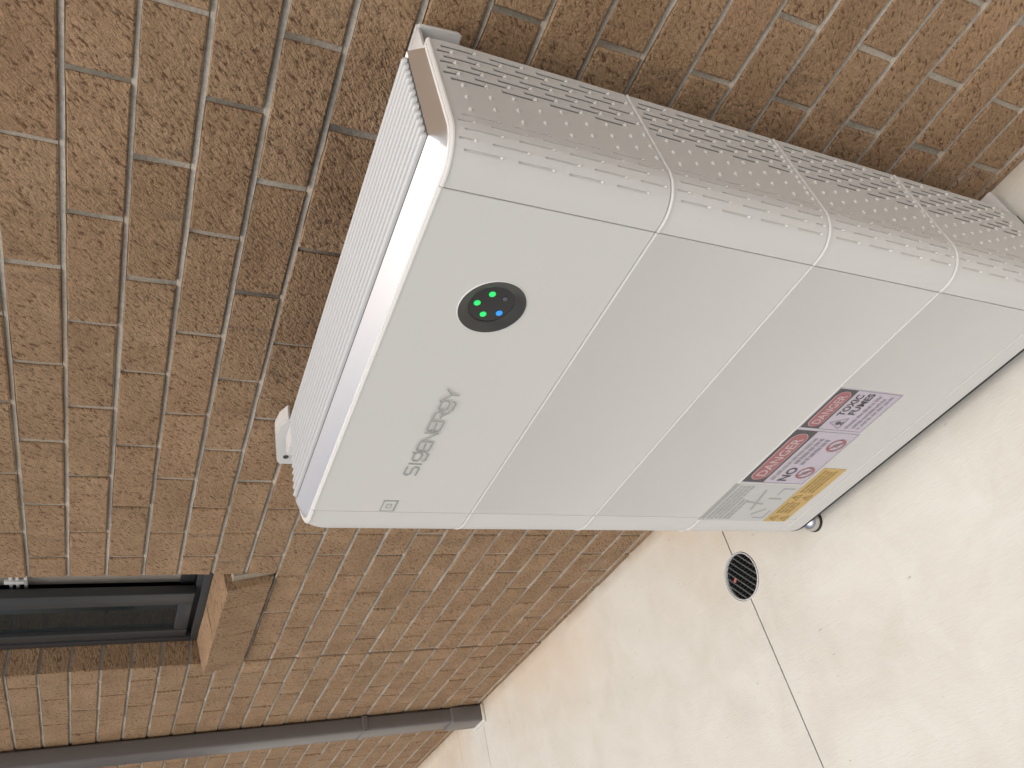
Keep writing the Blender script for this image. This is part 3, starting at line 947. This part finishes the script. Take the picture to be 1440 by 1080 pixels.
flat_poly('hazard_symbol', rect(-.1875, -.1765, -1.4585, -1.4555), PY - .0005, M_INKB, s1)
word_bars('small_print', small_words([(-1.484, .010), (-1.501, .010), (-1.515, .009)], -.197, -.092, 4), PY - .0005, M_INKM, s1)
s2 = danger(-.397, -.2085, -1.3605, -1.5365, .060, 'danger sticker with two red prohibition circles')
text('no_lettering', 'NO', -.385, -1.477, .050, .026, PY - .0005, M_INKB, s2, .03)
word_bars('small_print', small_words([(-1.441, .012)], -.385, -.235, 5), PY - .0005, M_INKG, s2)
word_bars('small_print', small_words([(-1.458, .013), (-1.476, .013)], -.325, -.235, 6), PY - .0005, M_INKM, s2)
for cx, cz in ((-.252, -1.506), (-.352, -1.506)):
    r = .019
    ring = [(cx + r * math.cos(2 * math.pi * i / 24), cz + r * math.sin(2 * math.pi * i / 24)) for i in range(25)]
    ribbons('prohibition_circle', [ring, [(cx - r * .7, cz + r * .7), (cx + r * .7, cz - r * .7)]], .0042, PY - .0006, M_INKR, s2)
    flat_poly('prohibition_symbol', [(cx - .008, cz - .009), (cx + .008, cz - .009), (cx + .006, cz + .003), (cx + .001, cz + .010), (cx - .006, cz + .002)], PY - .0004, M_INKM, s2)
s3 = root('rating_label'); s3['label'] = 'pale grey printed label with small diagrams'
flat_poly('sheet', rrect(-.551, -.4025, -1.5435, -1.352, .003), PY, M_STKG, s3)
flat_poly('header', rect(-.549, -.4045, -1.366, -1.354), PY - .0003, M_INKG, s3)
word_bars('small_print', small_words([(-1.379, .008), (-1.390, .008), (-1.401, .008), (-1.412, .008)], -.545, -.41, 8), PY - .0003, M_INKG, s3)
word_bars('small_print', small_words([(-1.425, .008), (-1.436, .008)], -.545, -.46, 9), PY - .0003, M_INKG, s3)
ribbons('diagram', [[(-.425, -1.455), (-.500, -1.470)], [(-.470, -1.435), (-.478, -1.485)], [(-.52, -1.487), (-.500, -1.510)], [(-.455, -1.49), (-.455, -1.52)]], .006, PY - .0003, M_INKG, s3)
for ln in ([(-.535, -1.50), (-.535, -1.53), (-.505, -1.53)], [(-.44, -1.50), (-.415, -1.50), (-.415, -1.53)]):
    ribbons('diagram', [ln], .003, PY - .0003, M_INKM, s3)
s4 = root('caution_strip'); s4['label'] = 'yellow caution strip with small triangles'
flat_poly('sheet', rect(-.5505, -.331, -1.6125, -1.5445), PY - .0004, M_YEL, s4)
for cx, cz in ((-.535, -1.562), (-.535, -1.594), (-.447, -1.560), (-.447, -1.592)):
    ribbons('caution_triangle', [[(cx - .011, cz - .010), (cx, cz + .010), (cx + .011, cz - .010), (cx - .011, cz - .010)], [(cx, cz + .004), (cx, cz - .005)]], .0020, PY - .0009, M_INKY, s4)
for xa, xb, sd_ in ((-.515, -.465, 11), (-.428, -.340, 12)):
    word_bars('small_print', small_words([(-1.560, .007), (-1.571, .007), (-1.582, .007), (-1.593, .007)], xa, xb, sd_), PY - .0009, M_INKY, s4)
